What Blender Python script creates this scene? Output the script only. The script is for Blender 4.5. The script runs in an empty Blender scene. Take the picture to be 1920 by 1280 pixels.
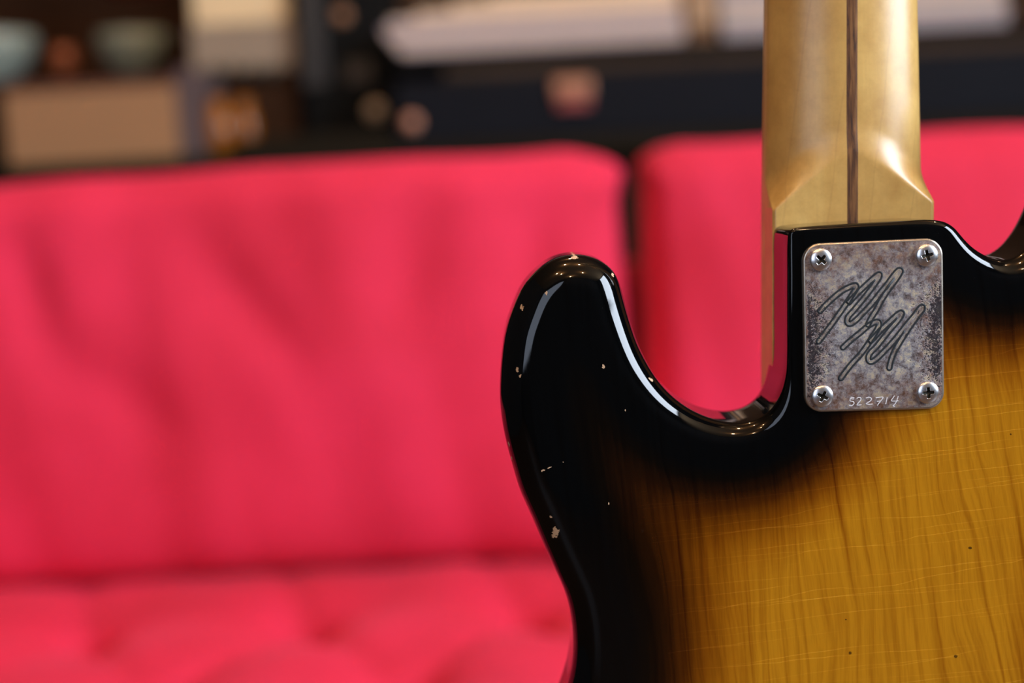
import bpy, bmesh, math, random
from mathutils import Vector, Matrix, noise, geometry
random.seed(7)
R = math.radians
C = bpy.context.scene.collection

# ------------------------------------------------------------------ camera
CAMZ = 0.877
D = 0.53                      # distance of the guitar's back
PITCH, ROLL, FPX = 6.4, -3.0, 2666.7
ROT = Matrix.Rotation(R(90 - PITCH), 3, 'X') @ Matrix.Rotation(R(ROLL), 3, 'Z')
cd = bpy.data.cameras.new('camera'); cam = bpy.data.objects.new('camera', cd); C.objects.link(cam)
cam.matrix_world = Matrix.Translation((0, 0, CAMZ)) @ ROT.to_4x4()
cd.lens = 50; cd.sensor_width = 36; cd.clip_start = 0.02
cd.dof.use_dof = True; cd.dof.focus_distance = 0.536; cd.dof.aperture_fstop = 3.4
cd.dof.aperture_blades = 0
bpy.context.scene.camera = cam
VS = bpy.context.scene.view_settings
VS.view_transform = 'Standard'; VS.look = 'None'; VS.gamma = 1; VS.use_curve_mapping = False
VS.exposure = 0.6
w = bpy.data.worlds.new('world'); bpy.context.scene.world = w; w.use_nodes = True
w.node_tree.nodes['Background'].inputs[0].default_value = (0.30, 0.36, 0.45, 1)
w.node_tree.nodes['Background'].inputs[1].default_value = 0.3

def area(name, loc, target, sx, sy, power, col):
    l = bpy.data.lights.new(name, 'AREA'); l.shape = 'RECTANGLE'; l.size = sx; l.size_y = sy
    l.energy = power; l.color = col
    o = bpy.data.objects.new(name, l); C.objects.link(o); o.location = loc
    o.rotation_euler = (Vector(target) - Vector(loc)).to_track_quat('-Z', 'Y').to_euler(); return o
def bulb(name, loc, power, col, rad=0.04):
    l = bpy.data.lights.new(name, 'POINT'); l.energy = power; l.color = col; l.shadow_soft_size = rad
    o = bpy.data.objects.new(name, l); C.objects.link(o); o.location = loc; return o
RX = 2.6                      # right wall
area('window_daylight_right', (RX - 0.03, -0.45, 2.05), (RX - 1.03, -0.45, 2.05), 1.6, 1.9, 122, (0.76, 0.86, 1.0))
area('window_daylight_rear', (-1.35, -2.46, 1.6), (-1.35, -1.0, 1.6), 1.45, 2.0, 15, (0.70, 0.80, 1.0))
for x, y in ((-1.0, -0.3), (-0.3, 0.8), (0.35, 0.6), (1.3, 1.0), (0.0, 2.3), (-0.7, -0.7), (0.6, -0.9), (-0.1, -1.8)):
    bulb('ceiling_bulb', (x, y, 2.95), 14, (1.0, 0.67, 0.38), 0.03)

# ------------------------------------------------------------------ helpers
def unY(px, py, Y):
    d = ROT @ Vector(((px - 960) / FPX, -(py - 640) / FPX, -1))
    t = Y / d.y
    return Vector((d.x * t, Y, CAMZ + d.z * t))
def unZ(px, py, Z):
    d = ROT @ Vector(((px - 960) / FPX, -(py - 640) / FPX, -1))
    t = (Z - CAMZ) / d.z
    return Vector((d.x * t, d.y * t, Z))

def mesh_obj(name, verts, faces, mat=None, parent=None, smooth=True, loc=None):
    me = bpy.data.meshes.new(name); me.from_pydata([tuple(v) for v in verts], [], faces); me.validate()
    if mat:
        for m in (mat if isinstance(mat, list) else [mat]): me.materials.append(m)
    if smooth: me.polygons.foreach_set('use_smooth', [True] * len(me.polygons))
    o = bpy.data.objects.new(name, me); C.objects.link(o)
    if parent: o.parent = parent; o.matrix_parent_inverse = Matrix.Translation(-parent.location)
    if loc is not None: o.location = loc
    return o
def bm_obj(name, bm, mat=None, parent=None, smooth=True):
    me = bpy.data.meshes.new(name); bm.normal_update(); bm.to_mesh(me); bm.free()
    if mat:
        for m in (mat if isinstance(mat, list) else [mat]): me.materials.append(m)
    me.polygons.foreach_set('use_smooth', [smooth] * len(me.polygons))
    o = bpy.data.objects.new(name, me); C.objects.link(o)
    if parent: o.parent = parent; o.matrix_parent_inverse = Matrix.Translation(-parent.location)
    return o
def empty(name, loc, label, cat, group=None):
    o = bpy.data.objects.new(name, None); C.objects.link(o); o.location = loc; o.empty_display_size = .05
    return tag(o, label, cat, group)
def tag(o, label=None, cat=None, group=None, kind=None):
    if label: o['label'] = label
    if cat: o['category'] = cat
    if group: o['group'] = group
    if kind: o['kind'] = kind
    return o
def box_bm(bm, c, s, bev=0.0, rot=None, seg=2):
    r = bmesh.ops.create_cube(bm, size=1.0); vs = r['verts']
    bmesh.ops.scale(bm, vec=s, verts=vs)
    if bev > 0:
        es = list({e for v in vs for e in v.link_edges})
        rr = bmesh.ops.bevel(bm, geom=es, offset=bev, segments=seg, profile=0.5, affect='EDGES')
        vs = list({v for f in rr['faces'] for v in f.verts} | {v for v in vs if v.is_valid})
        # all verts of this island
        todo = list(vs); seen = set(vs)
        while todo:
            v = todo.pop()
            for e in v.link_edges:
                u = e.other_vert(v)
                if u not in seen: seen.add(u); todo.append(u)
        vs = list(seen)
    if rot: bmesh.ops.rotate(bm, cent=(0, 0, 0), matrix=rot, verts=vs)
    bmesh.ops.translate(bm, vec=c, verts=vs); return vs
def box(name, c, s, mat, parent=None, bev=0.004, rot=None):
    bm = bmesh.new(); box_bm(bm, c, s, bev, rot); return bm_obj(name, bm, mat, parent, smooth=False)
def lathe(name, prof, c, mat, parent=None, n=32, axis='Z'):
    vs, fs = [], []
    for r, z in prof:
        for k in range(n):
            a = 2 * math.pi * k / n
            p = Vector((r * math.cos(a), r * math.sin(a), z))
            if axis == 'Y': p = Vector((p.x, -p.z, p.y))
            vs.append(p + Vector(c))
    for i in range(len(prof) - 1):
        for k in range(n):
            a, b = i * n + k, i * n + (k + 1) % n
            fs.append((a, b, b + n, a + n))
    fs.append(tuple(range(n))[::-1]); fs.append(tuple(range((len(prof) - 1) * n, len(prof) * n)))
    return mesh_obj(name, vs, fs, mat, parent)

# ------------------------------------------------------------------ materials
class NT:
    def __init__(s, name):
        s.m = bpy.data.materials.new(name); s.m.use_nodes = True; s.t = s.m.node_tree; s.n = s.t.nodes
        s.b = s.n['Principled BSDF']
    def node(s, typ, **kw):
        n = s.n.new(typ)
        for k, v in kw.items(): setattr(n, k, v)
        return n
    def put(s, sock, v):
        if v is None: return
        if isinstance(v, bpy.types.NodeSocket): s.t.links.new(v, sock)
        else: sock.default_value = v
    def math(s, op, a, b=None, c=None, clamp=False):
        n = s.node('ShaderNodeMath', operation=op, use_clamp=clamp)
        for i, v in enumerate((a, b, c)): s.put(n.inputs[i], v)
        return n.outputs[0]
    def mix(s, f, a, b, typ='MIX'):
        n = s.node('ShaderNodeMix', data_type='RGBA', blend_type=typ); n.clamp_factor = True
        s.put(n.inputs[0], f); s.put(n.inputs[6], a); s.put(n.inputs[7], b); return n.outputs[2]
    def ramp(s, f, stops, interp='LINEAR'):
        n = s.node('ShaderNodeValToRGB'); r = n.color_ramp; r.interpolation = interp
        while len(r.elements) < len(stops): r.elements.new(0.5)
        for e, (p, c) in zip(r.elements, stops):
            e.position = p; e.color = c if len(c) == 4 else (*c, 1)
        s.put(n.inputs[0], f); return n.outputs[0]
    def coord(s):
        return s.node('ShaderNodeNewGeometry').outputs['Position'] if False else s.node('ShaderNodeTexCoord').outputs['Object']
    def mapping(s, v, loc=(0, 0, 0), rot=(0, 0, 0), scale=(1, 1, 1)):
        n = s.node('ShaderNodeMapping'); s.put(n.inputs[0], v)
        n.inputs[1].default_value = loc; n.inputs[2].default_value = rot; n.inputs[3].default_value = scale
        return n.outputs[0]
    def noise(s, v, scale=5, detail=3, rough=0.5, dist=0.0):
        n = s.node('ShaderNodeTexNoise'); s.put(n.inputs['Vector'], v); n.inputs['Scale'].default_value = scale
        n.inputs['Detail'].default_value = detail; n.inputs['Roughness'].default_value = rough
        n.inputs['Distortion'].default_value = dist; return n.outputs['Fac']
    def bump(s, h, dist, strength=1.0):
        n = s.node('ShaderNodeBump'); s.put(n.inputs['Height'], h); n.inputs['Distance'].default_value = dist
        n.inputs['Strength'].default_value = strength; s.put(s.b.inputs['Normal'], n.outputs[0])
    def set(s, **kw):
        for k, v in kw.items(): s.put(s.b.inputs[k.replace('_', ' ')], v)
        return s.m

def simple(name, col, rough=0.5, metal=0.0, var=0.15, scale=30, bump=0.0, coat=0.0):
    t = NT(name); n = t.noise(t.coord(), scale, 4)
    a = tuple(max(0, c * (1 - var)) for c in col) + (1,); b = tuple(min(1, c * (1 + var)) for c in col) + (1,)
    t.set(Base_Color=t.mix(n, a, b), Roughness=rough, Metallic=metal, Coat_Weight=coat, Specular_IOR_Level=0.15 if rough >= .7 else 0.5)
    if bump: t.bump(n, bump)
    return t.m

def maple(name, tint=(1, 1, 1)):
    t = NT(name); v = t.coord()
    fl = t.noise(t.mapping(v, scale=(60, 60, 9)), 1.0, 4, 0.55, 0.4)
    fine = t.noise(t.mapping(v, scale=(900, 900, 30)), 1.0, 3, 0.6)
    blot = t.noise(v, 60, 6, 0.7)
    base = t.mix(t.math('MULTIPLY_ADD', fl, 1.6, -0.3, clamp=True), (0.66, 0.385, 0.095, 1), (0.84, 0.575, 0.185, 1))
    base = t.mix(t.math('MULTIPLY_ADD', blot, 2.4, -0.95, clamp=True), base, (0.50, 0.27, 0.065, 1))
    base = t.mix(t.math('MULTIPLY', fine, 0.25), base, (0.42, 0.24, 0.09, 1))
    # one drifting growth line
    sep = t.node('ShaderNodeSeparateXYZ'); t.put(sep.inputs[0], v)
    line = t.math('ADD', sep.outputs[0], t.math('MULTIPLY', sep.outputs[2], -0.16))
    line = t.math('FRACT', t.math('MULTIPLY', t.math('ADD', line, t.math('MULTIPLY', fl, 0.006)), 60))
    ln = t.math('LESS_THAN', t.math('ABSOLUTE', t.math('SUBTRACT', line, 0.5)), 0.022)
    base = t.mix(t.math('MULTIPLY', ln, 0.15), base, (0.36, 0.17, 0.06, 1))
    t.bump(t.noise(v, 350, 4, .6), 0.00006, 0.5)
    return t.set(Base_Color=base, Roughness=0.36, Coat_Weight=0.65, Coat_Roughness=0.3)

def fabric(name, col, dark):
    t = NT(name); v = t.coord()
    n = t.noise(v, 4.0, 3, 0.55); f = t.noise(v, 600, 2)
    c = t.mix(t.math('MULTIPLY_ADD', n, 1.8, -0.4, clamp=True), dark, col)
    t.set(Base_Color=c, Roughness=0.85, Sheen_Weight=0.2, Sheen_Roughness=0.4, Sheen_Tint=(1.0, 0.22, 0.36, 1))
    t.bump(f, 0.0006, 0.4); return t.m

M = {}
M['maple'] = maple('aged_maple')
M['velvet'] = fabric('pink_velvet', (0.75, 0.022, 0.092, 1), (0.52, 0.007, 0.032, 1))
M['walnut'] = None
t = NT('walnut_strip'); v = t.coord()
g1 = t.noise(t.mapping(v, scale=(900, 900, 70)), 1.0, 4, 0.6, 0.5)
t.set(Base_Color=t.ramp(g1, [(0.32, (0.03, 0.018, 0.018)), (0.45, (0.13, 0.055, 0.022)), (0.68, (0.27, 0.125, 0.045))]), Roughness=0.4, Coat_Weight=0.3, Coat_Roughness=0.25)
M['walnut'] = t.m

# chips in the lacquer: centre pixel on the photographed back, size in px
CHIPS = [(1041, 998, 7, 13, -.25), (1033, 968, 3, 3, 0), (1019, 880, 5, 2.4, .4), (1029, 876, 6, 1.3, .35), (1131, 686, 2.8, 5, 0),
         (970, 693, 3.6, 5, 0), (975, 703, 3, 4, 0), (1024, 549, 2.6, 4, 0), (979, 578, 3.5, 6, 0), (1079, 484, 6, 3.5, 0),
         (1151, 517, 2.6, 4, 0.4), (1056, 477, 2, 2, 0), (954, 838, 1.6, 5, 0), (959, 866, 1.6, 5, 0), (1222, 713, 9, 2, -.8), (1141, 943, 1, 3, 0),
         (1172, 768, 1.2, 2, 0), (1056, 865, 1.4, 1.4, 0)]
SPECKS = [(1819, 1027, 4, 3), (1594, 1224, 3, 4), (1792, 1230, 4, 3.5), (1895, 814, 2, 2), (1586, 1161, 1.8, 1.8), (1205, 995, 3.5, 4)]
def body_mat(name, burst):
    t = NT(name); v = t.coord()
    sep = t.node('ShaderNodeSeparateXYZ'); t.put(sep.inputs[0], v); X, Z = sep.outputs[0], sep.outputs[2]
    wob = t.noise(v, 900, 3, 0.6)
    chip = None
    for (cx, cy, a, b, ang) in CHIPS:
        p = unY(cx, cy, D + 0.001); mm = D / FPX
        dx = t.math('SUBTRACT', X, p.x); dz = t.math('SUBTRACT', Z, p.z)
        ca, sa = math.cos(ang), math.sin(ang)
        ux = t.math('ADD', t.math('MULTIPLY', dx, ca / (a * mm)), t.math('MULTIPLY', dz, sa / (a * mm)))
        uz = t.math('ADD', t.math('MULTIPLY', dx, -sa / (b * mm)), t.math('MULTIPLY', dz, ca / (b * mm)))
        d2 = t.math('ADD', t.math('MULTIPLY', ux, ux), t.math('MULTIPLY', uz, uz))
        chip = d2 if chip is None else t.math('MINIMUM', chip, d2)
    chipm = t.math('LESS_THAN', t.math('ADD', chip, t.math('MULTIPLY_ADD', wob, 5.0, -2.5)), 0.75)
    if burst:
        at = t.node('ShaderNodeAttribute', attribute_name='burst').outputs['Fac']
        # ash grain, long vertical figure leaning a little
        warp = t.noise(t.mapping(v, scale=(14, 14, 5)), 1.0, 3, 0.5)
        warp2 = t.noise(t.mapping(v, scale=(70, 70, 16)), 1.0, 3, 0.6)
        u = t.math('ADD', X, t.math('MULTIPLY', Z, 0.10))
        u = t.math('ADD', u, t.math('MULTIPLY', warp, 0.034))
        u = t.math('ADD', u, t.math('MULTIPLY', warp2, 0.004))
        fr = t.math('FRACT', t.math('MULTIPLY', u, 120))
        ring = t.math('POWER', t.math('ABSOLUTE', t.math('SUBTRACT', t.math('MULTIPLY', fr, 2.0), 1.0)), 6.0)
        cmb = t.node('ShaderNodeCombineXYZ'); t.put(cmb.inputs[0], u); t.put(cmb.inputs[2], t.math('MULTIPLY', Z, 0.035))
        st = t.noise(cmb.outputs[0], 520, 4, 0.6)
        fib = t.noise(t.mapping(v, scale=(2600, 2600, 90)), 1.0, 2, 0.6)
        stm = t.noise(cmb.outputs[0], 95, 2, 0.5)
        ringm = t.math('MULTIPLY', ring, t.math('MULTIPLY_ADD', stm, 2.4, -0.7, clamp=True))
        g = t.math('ADD', t.math('MULTIPLY', ringm, 0.6), t.math('MULTIPLY', t.math('SUBTRACT', st, 0.42), 1.6))
        g = t.math('ADD', g, t.math('MULTIPLY', t.math('SUBTRACT', fib, 0.5), 0.45), clamp=True)
        bw = t.math('ADD', at, t.math('MULTIPLY', t.math('SUBTRACT', g, 0.3), -0.0022))
        bw = t.math('ADD', bw, t.math('MULTIPLY', t.math('SUBTRACT', t.noise(v, 60, 3), 0.5), 0.003))
        k = t.math('MULTIPLY', bw, 1 / 0.055)
        col = t.ramp(k, [(0.30, (0.0012, 0.0016, 0.002)), (0.39, (0.0035, 0.002, 0.001)), (0.48, (0.018, 0.0052, 0.0009)), (0.58, (0.070, 0.018, 0.0011)),
                         (0.70, (0.21, 0.063, 0.0022)), (0.84, (0.40, 0.148, 0.0055)), (0.98, (0.53, 0.228, 0.009))])
        dark = t.mix(1.0, col, (0.50, 0.34, 0.30, 1), 'MULTIPLY')
        col = t.mix(t.math('MULTIPLY', g, 1.15, clamp=True), col, dark)
        # weather-checking lines across the lacquer
        for (fq, sl, off, thr) in ((62.0, 0.10, 0.0, 0.46), (97.0, 0.03, 3.1, 0.48), (140.0, 0.07, 6.3, 0.50)):
            zc_ = t.node('ShaderNodeCombineXYZ'); t.put(zc_.inputs[2], t.math('MULTIPLY_ADD', Z, 30.0, off))
            ph = t.math('MULTIPLY', t.math('ADD', Z, t.math('MULTIPLY', X, -sl)), fq)
            ph = t.math('ADD', ph, t.math('MULTIPLY', t.noise(zc_.outputs[0], 1.0, 1), 1.3))
            ph = t.math('ADD', ph, t.math('MULTIPLY', t.noise(t.mapping(v, loc=(off, 0, 0), scale=(22, 22, 8)), 1.0, 3, 0.6), 0.45))
            crk = t.math('LESS_THAN', t.math('ABSOLUTE', t.math('SUBTRACT', t.math('FRACT', ph), 0.5)), 0.0065 * fq / 62)
            crk = t.math('MULTIPLY', crk, t.math('MULTIPLY_ADD', t.math('SUBTRACT', t.noise(t.mapping(v, loc=(0, 0, off), scale=(14, 14, 120)), 1.0, 2), thr - .08), 7, 0.0, clamp=True))
            crk = t.math('MULTIPLY', crk, t.math('GREATER_THAN', k, 0.50))
            col = t.mix(t.math('MULTIPLY', crk, 0.6), col, t.mix(1.0, col, (1.55, 1.75, 3.2, 1), 'MULTIPLY'))
        for (cx, cy, a, b) in SPECKS:
            p = unY(cx, cy, D); mm = D / FPX
            ux = t.math('DIVIDE', t.math('SUBTRACT', X, p.x), a * mm); uz = t.math('DIVIDE', t.math('SUBTRACT', Z, p.z), b * mm)
            d2 = t.math('ADD', t.math('ADD', t.math('MULTIPLY', ux, ux), t.math('MULTIPLY', uz, uz)), t.math('MULTIPLY_ADD', wob, 2, -1))
            col = t.mix(t.math('MULTIPLY', t.math('LESS_THAN', d2, 0.8), 0.8), col, (0.02, 0.008, 0.004, 1))
    else:
        col = (0.0012, 0.0016, 0.002, 1)
    dust = t.math('GREATER_THAN', t.noise(v, 2200, 1), 0.80)
    if burst: col = t.mix(t.math('MULTIPLY', dust, 0.10), col, (0.25, 0.24, 0.22, 1))
    col = t.mix(chipm, col, (0.62, 0.43, 0.28, 1))
    scr = t.noise(t.mapping(v, rot=(0, R(35), 0), scale=(1500, 1500, 60)), 1.0, 2)
    rg = t.math('MULTIPLY_ADD', scr, 0.10, 0.0)
    rough = t.math('MAXIMUM', rg, t.math('MULTIPLY', chipm, 0.7))
    t.bump(t.math('MULTIPLY', t.noise(v, 55, 2), t.math('SUBTRACT', 1.0, chipm)), 0.00010, 0.5)
    return t.set(Base_Color=col, Roughness=0.42, Specular_IOR_Level=0.0, Coat_Weight=t.math('SUBTRACT', 1.0, chipm), Coat_Roughness=rough, Coat_IOR=1.5)
M['burst'] = body_mat('sunburst_lacquer', True)
M['edge'] = body_mat('black_lacquer', False)

def plate_mat():
    t = NT('worn_nickel'); v = t.coord()
    big = t.noise(v, 95, 4, 0.6, 0.3); mid = t.noise(t.mapping(v, loc=(3, 1, 2)), 420, 5, 0.7); mid2 = t.noise(t.mapping(v, loc=(8, 4, 2)), 330, 6, 0.75)
    fin = t.noise(v, 2300, 3, 0.7)
    col = t.ramp(t.math('ADD', t.math('MULTIPLY', mid2, 0.75), t.math('MULTIPLY', fin, 0.25)),
                 [(0.36, (0.06, 0.055, 0.065)), (0.44, (0.22, 0.185, 0.18)), (0.51, (0.42, 0.41, 0.45)), (0.60, (0.76, 0.67, 0.50))])
    # rusty brown towards the border
    at = t.node('ShaderNodeAttribute', attribute_name='rim').outputs['Fac']
    rust = t.math('MULTIPLY', t.math('MULTIPLY_ADD', t.math('ADD', at, t.math('MULTIPLY', big, 0.9)), 3.2, -2.9, clamp=True), t.math('MULTIPLY_ADD', mid, 2.5, -0.7, clamp=True))
    col = t.mix(t.math('MULTIPLY', rust, 0.75), col, (0.25, 0.095, 0.030, 1))
    # dark tarnish pits along both sides
    side = t.node('ShaderNodeAttribute', attribute_name='side').outputs['Fac']
    pit = t.math('ADD', t.math('MULTIPLY', fin, 0.45), t.math('MULTIPLY', t.noise(v, 800, 5, 0.75), 0.55))
    pit = t.math('MULTIPLY', t.math('SUBTRACT', t.math('MULTIPLY_ADD', side, 0.235, 0.375), pit), 22, clamp=True)
    col = t.mix(t.math('MULTIPLY', pit, 0.88), col, (0.018, 0.018, 0.028, 1))
    t.bump(t.math('ADD', mid, t.math('MULTIPLY', pit, -0.5)), 0.00012, 0.6)
    return t.set(Base_Color=col, Metallic=0.6, Roughness=t.math('MULTIPLY_ADD', mid, 0.35, 0.30))
M['plate'] = plate_mat()
M['chrome'] = simple('polished_nickel', (0.9, 0.9, 0.92), 0.27, 1.0, 0.05, 300)
M['recess_grime_shade'] = simple('dark_recess', (0.03, 0.028, 0.02), 0.5, 0.6, 0.5, 900)  # screw cross recess: grime, with the cavity's shade painted into the colour
M['rim'] = simple('plate_edge_metal', (0.55, 0.48, 0.40), 0.3, 0.9, 0.3, 400)
M['engrave'] = simple('engraved_line', (0.022, 0.030, 0.036), 0.55, 0.3, 0.7, 900)
M['engravehi'] = simple('engraved_bright', (0.46, 0.41, 0.30), 0.4, 0.6, 0.4, 900)
M['scratch'] = simple('scratched_digits', (0.80, 0.80, 0.84), 0.5, 0.0, 0.15, 900)

# ------------------------------------------------------------------ room shell
wallm = simple('dark_brown_plaster', (0.060, 0.032, 0.018), 0.8, 0, 0.3, 3)
darkm = simple('dark_wall_paint', (0.035, 0.033, 0.034), 0.85, 0, 0.2, 3)
floorm = NT('dark_floorboards'); v = floorm.coord()
floorm.set(Base_Color=floorm.mix(floorm.noise(floorm.mapping(v, scale=(3, 40, 1)), 1, 4), (0.035, 0.018, 0.010, 1), (0.085, 0.045, 0.022, 1)), Roughness=0.45); floorm = floorm.m
ceilm = simple('dim_ceiling_paint', (0.26, 0.165, 0.085), 0.9, 0, 0.1, 3)
LX, BY, FY, HZ = -2.3, 3.5, -2.55, 3.1
def plane(name, c, s, mat): return tag(box(name, c, s, mat, None, 0), kind='structure')
plane('floor', ((LX + RX) / 2, (BY + FY) / 2, -0.05), (RX - LX + .2, BY - FY + .2, 0.1), floorm)
plane('ceiling', ((LX + RX) / 2, (BY + FY) / 2, HZ + 0.05), (RX - LX + .2, BY - FY + .2, 0.1), ceilm)
plane('wall_back', ((LX + RX) / 2, BY + 0.05, HZ / 2), (RX - LX, 0.1, HZ), wallm)
plane('wall_front', ((LX + RX) / 2, FY - 0.05, HZ / 2), (RX - LX, 0.1, HZ), darkm)
plane('wall_left', (LX - 0.05, (BY + FY) / 2, HZ / 2), (0.1, BY - FY, HZ), darkm)
plane('wall_right', (RX + 0.05, (BY + FY) / 2, HZ / 2), (0.1, BY - FY, HZ), darkm)

# ------------------------------------------------------------------ the bass guitar
guitar = empty('bass_guitar', (0.12, D + 0.022, 0.45), 'glossy black and amber sunburst bass guitar with maple neck, seen from behind', 'bass guitar')
N_, F_ = 0.008, 0.037
OUT = [  # px, py, depth, roundover mm, spray weight
 (1476, 452, .002, 1.8, 1), (1478, 436, .002, 1.5, 1), (1486, 428.5, .002, 1.5, 1), (1500, 425.8, .002, 1.8, 1), (1559, 421.2, .002, 2.2, 1), (1640, 416.5, .002, 2.2, 1), (1720, 412.5, .002, 2.4, 1),
 (1752, 412, .002, 2.8, 1), (1768, 414.5, .003, 3.4, 1), (1780, 419.5, .003, 4, 1), (1790, 427, .004, 4.4, 1), (1800, 439.5, .004, 4.8, 1), (1811, 453, .005, 5.2, 1), (1824, 465, .005, 5.8, 1),
 (1840, 475.5, .006, 6.4, 1), (1860, 485, .006, 7, 1), (1881, 489, .007, 8, 1), (1902, 483, N_, 9, 1), (1921, 470, N_, 10, 1), (1948, 437, N_, 12, 1), (1975, 380, N_, 12, 1), (1995, 310, N_, 12, 1),
 (2020, 220, N_, 12, 1), (2055, 160, N_, 12, 1), (2110, 135, N_, 12, 1), (2170, 160, N_, 12, 1), (2215, 230, N_, 12, 1), (2245, 340, N_, 12, 1), (2255, 470, N_, 12, 1), (2240, 620, N_, 12, 1),
 (2200, 800, N_, 12, 1), (2150, 970, N_, 12, 1), (2125, 1130, N_, 12, 1), (2130, 1290, N_, 12, 1), (2180, 1450, N_, 12, 1), (2270, 1620, N_, 12, 1), (2350, 1800, N_, 12, 1), (2370, 1960, N_, 12, 1),
 (2320, 2110, N_, 12, 1), (2180, 2230, N_, 12, 1), (1960, 2300, N_, 12, 1), (1700, 2325, N_, 12, 1), (1420, 2310, N_, 12, 1), (1130, 2240, N_, 12, 1), (900, 2130, N_, 12, 1), (780, 1980, N_, 12, 1),
 (770, 1820, N_, 12, 1), (830, 1660, N_, 12, 1.42), (930, 1510, N_, 12, 1.42), (1022, 1390, N_, 12, 1.42), (1067, 1280, N_, 12, 1.42), (1075, 1215, N_, 12, 1.42), (1070, 1153, N_, 12, 1.42),
 (1059, 1111, N_, 12, 1.42), (1042, 1073, N_, 12, 1.42), (1021, 1027, N_, 12, 1.42), (996, 968, N_, 12, 1.42), (975, 921, N_, 12, 1.4), (960, 871, N_, 12, 1.4), (947.5, 824, N_, 12, 1.4),
 (940, 782, N_, 12, 1.4), (937, 735, .015, 12, 1.4), (938, 695, .025, 12, 1.4), (941, 651, .033, 12, 1.4), (948, 604, F_, 12, 1.4), (960, 569, F_, 12, 1.4), (974, 536, F_, 12, 1.4), (990, 513, F_, 12, 1.4),
 (1014, 491.6, F_, 12, 1.4), (1037, 477.5, F_, 12, 1.4), (1066, 471.5, F_, 12, 1.4), (1098, 474, F_, 12, 1.4), (1126, 487, .03, 12, 1.4), (1150, 508, .015, 12, 1.2), (1164, 534, N_, 12, 1.2), (1174, 571, N_, 12, 1.18),
 (1185, 609, N_, 11.5, 1.18), (1196.5, 644, N_, 11, 1.18), (1210.6, 674, N_, 11, 1.18), (1222, 695, N_, 10.5, 1.18), (1241, 722, N_, 10, 1.18), (1269, 750, N_, 9.5, 1.18), (1305, 773, N_, 9, 1.18), (1331, 783.5, N_, 8.5, 1.18),
 (1356, 790, .007, 8, 1.05), (1380, 792.5, .007, 7.5, 1), (1402, 791, .006, 7, 1), (1425, 783.5, .006, 6.5, 1), (1444, 770, .005, 5.5, 1), (1458, 750, .004, 4.4, 1), (1468, 727, .003, 3.4, 1), (1474, 700, .002, 2.6, 1),
 (1475.5, 665, .002, 2.2, 1), (1475.5, 600, .002, 2, 1), (1475.7, 520, .002, 2, 1)]
ctrl = []
for (px, py, dep, r, wt) in OUT:
    p = unY(px, py, D + dep); ctrl.append((p.x, p.z, r / 1000, wt))
def catmull(pts, step):
    n = len(pts); res = []
    for i in range(n):
        p0, p1, p2, p3 = (pts[(i + k - 1) % n] for k in range(4))
        L = math.hypot(p2[0] - p1[0], p2[1] - p1[1]); m = max(2, int(L / step))
        # centripetal-ish knots
        def kn(a, b): return max(1e-6, math.hypot(a[0] - b[0], a[1] - b[1]) ** 0.5)
        t0 = 0; t1 = t0 + kn(p0, p1); t2 = t1 + kn(p1, p2); t3 = t2 + kn(p2, p3)
        for j in range(m):
            f = t1 + (t2 - t1) * j / m; out = []
            for c in range(len(p1)):
                A1 = (t1 - f) / (t1 - t0) * p0[c] + (f - t0) / (t1 - t0) * p1[c]
                A2 = (t2 - f) / (t2 - t1) * p1[c] + (f - t1) / (t2 - t1) * p2[c]
                A3 = (t3 - f) / (t3 - t2) * p2[c] + (f - t2) / (t3 - t2) * p3[c]
                B1 = (t2 - f) / (t2 - t0) * A1 + (f - t0) / (t2 - t0) * A2
                B2 = (t3 - f) / (t3 - t1) * A2 + (f - t1) / (t3 - t1) * A3
                out.append((t2 - f) / (t2 - t1) * B1 + (f - t1) / (t2 - t1) * B2)
            res.append(tuple(out))
    return res
ring = catmull(ctrl, 0.0016)
# even out small kinks away from the sharp heel corner
for it in range(3):
    nr = list(ring)
    for i in range(len(ring)):
        a, b, c = ring[i - 1], ring[i], ring[(i + 1) % len(ring)]
        if b[2] > 0.0026: nr[i] = tuple((a[k] + 2 * b[k] + c[k]) / 4 for k in range(4))
    ring = nr
NR = len(ring)
nrm = []
for i in range(NR):
    a, c = ring[i - 1], ring[(i + 1) % NR]
    tx, tz = c[0] - a[0], c[1] - a[1]; L = math.hypot(tx, tz) or 1
    nrm.append((tz / L, -tx / L))
area2 = sum(ring[i - 1][0] * ring[i][1] - ring[i][0] * ring[i - 1][1] for i in range(NR))
if area2 < 0: nrm = [(-a, -b) for a, b in nrm]       # outward normals
for it in range(2):
    nrm = [tuple((nrm[i - 1][k] + 2 * nrm[i][k] + nrm[(i + 1) % NR][k]) / 4 for k in range(2)) for i in range(NR)]
    nrm = [(a / math.hypot(a, b), b / math.hypot(a, b)) for a, b in nrm]
TH = 0.0445; SEG = 12
verts, faces = [], []
rings_idx = []
def add_ring(fn):
    s = len(verts)
    for i in range(NR): verts.append(fn(i))
    rings_idx.append(s); return s
def prof(i, ins, y):
    x, z, r, wt = ring[i]; return Vector((x - nrm[i][0] * ins, D + y, z - nrm[i][1] * ins))
for k in range(SEG + 1):
    a = math.pi / 2 * k / SEG
    add_ring(lambda i: prof(i, ring[i][2] * (1 - math.sin(a)), ring[i][2] * (1 - math.cos(a))))
RF = 0.010
for yk in (0.3, 0.6, 0.9):
    add_ring(lambda i: prof(i, 0, ring[i][2] + (TH - RF - ring[i][2]) * yk))
for k in range(0, SEG + 1, 2):
    a = math.pi / 2 * k / SEG; 
    add_ring(lambda i: prof(i, min(RF, ring[i][2] + .0003) * (1 - math.cos(a)), TH - RF + RF * math.sin(a)))
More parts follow.
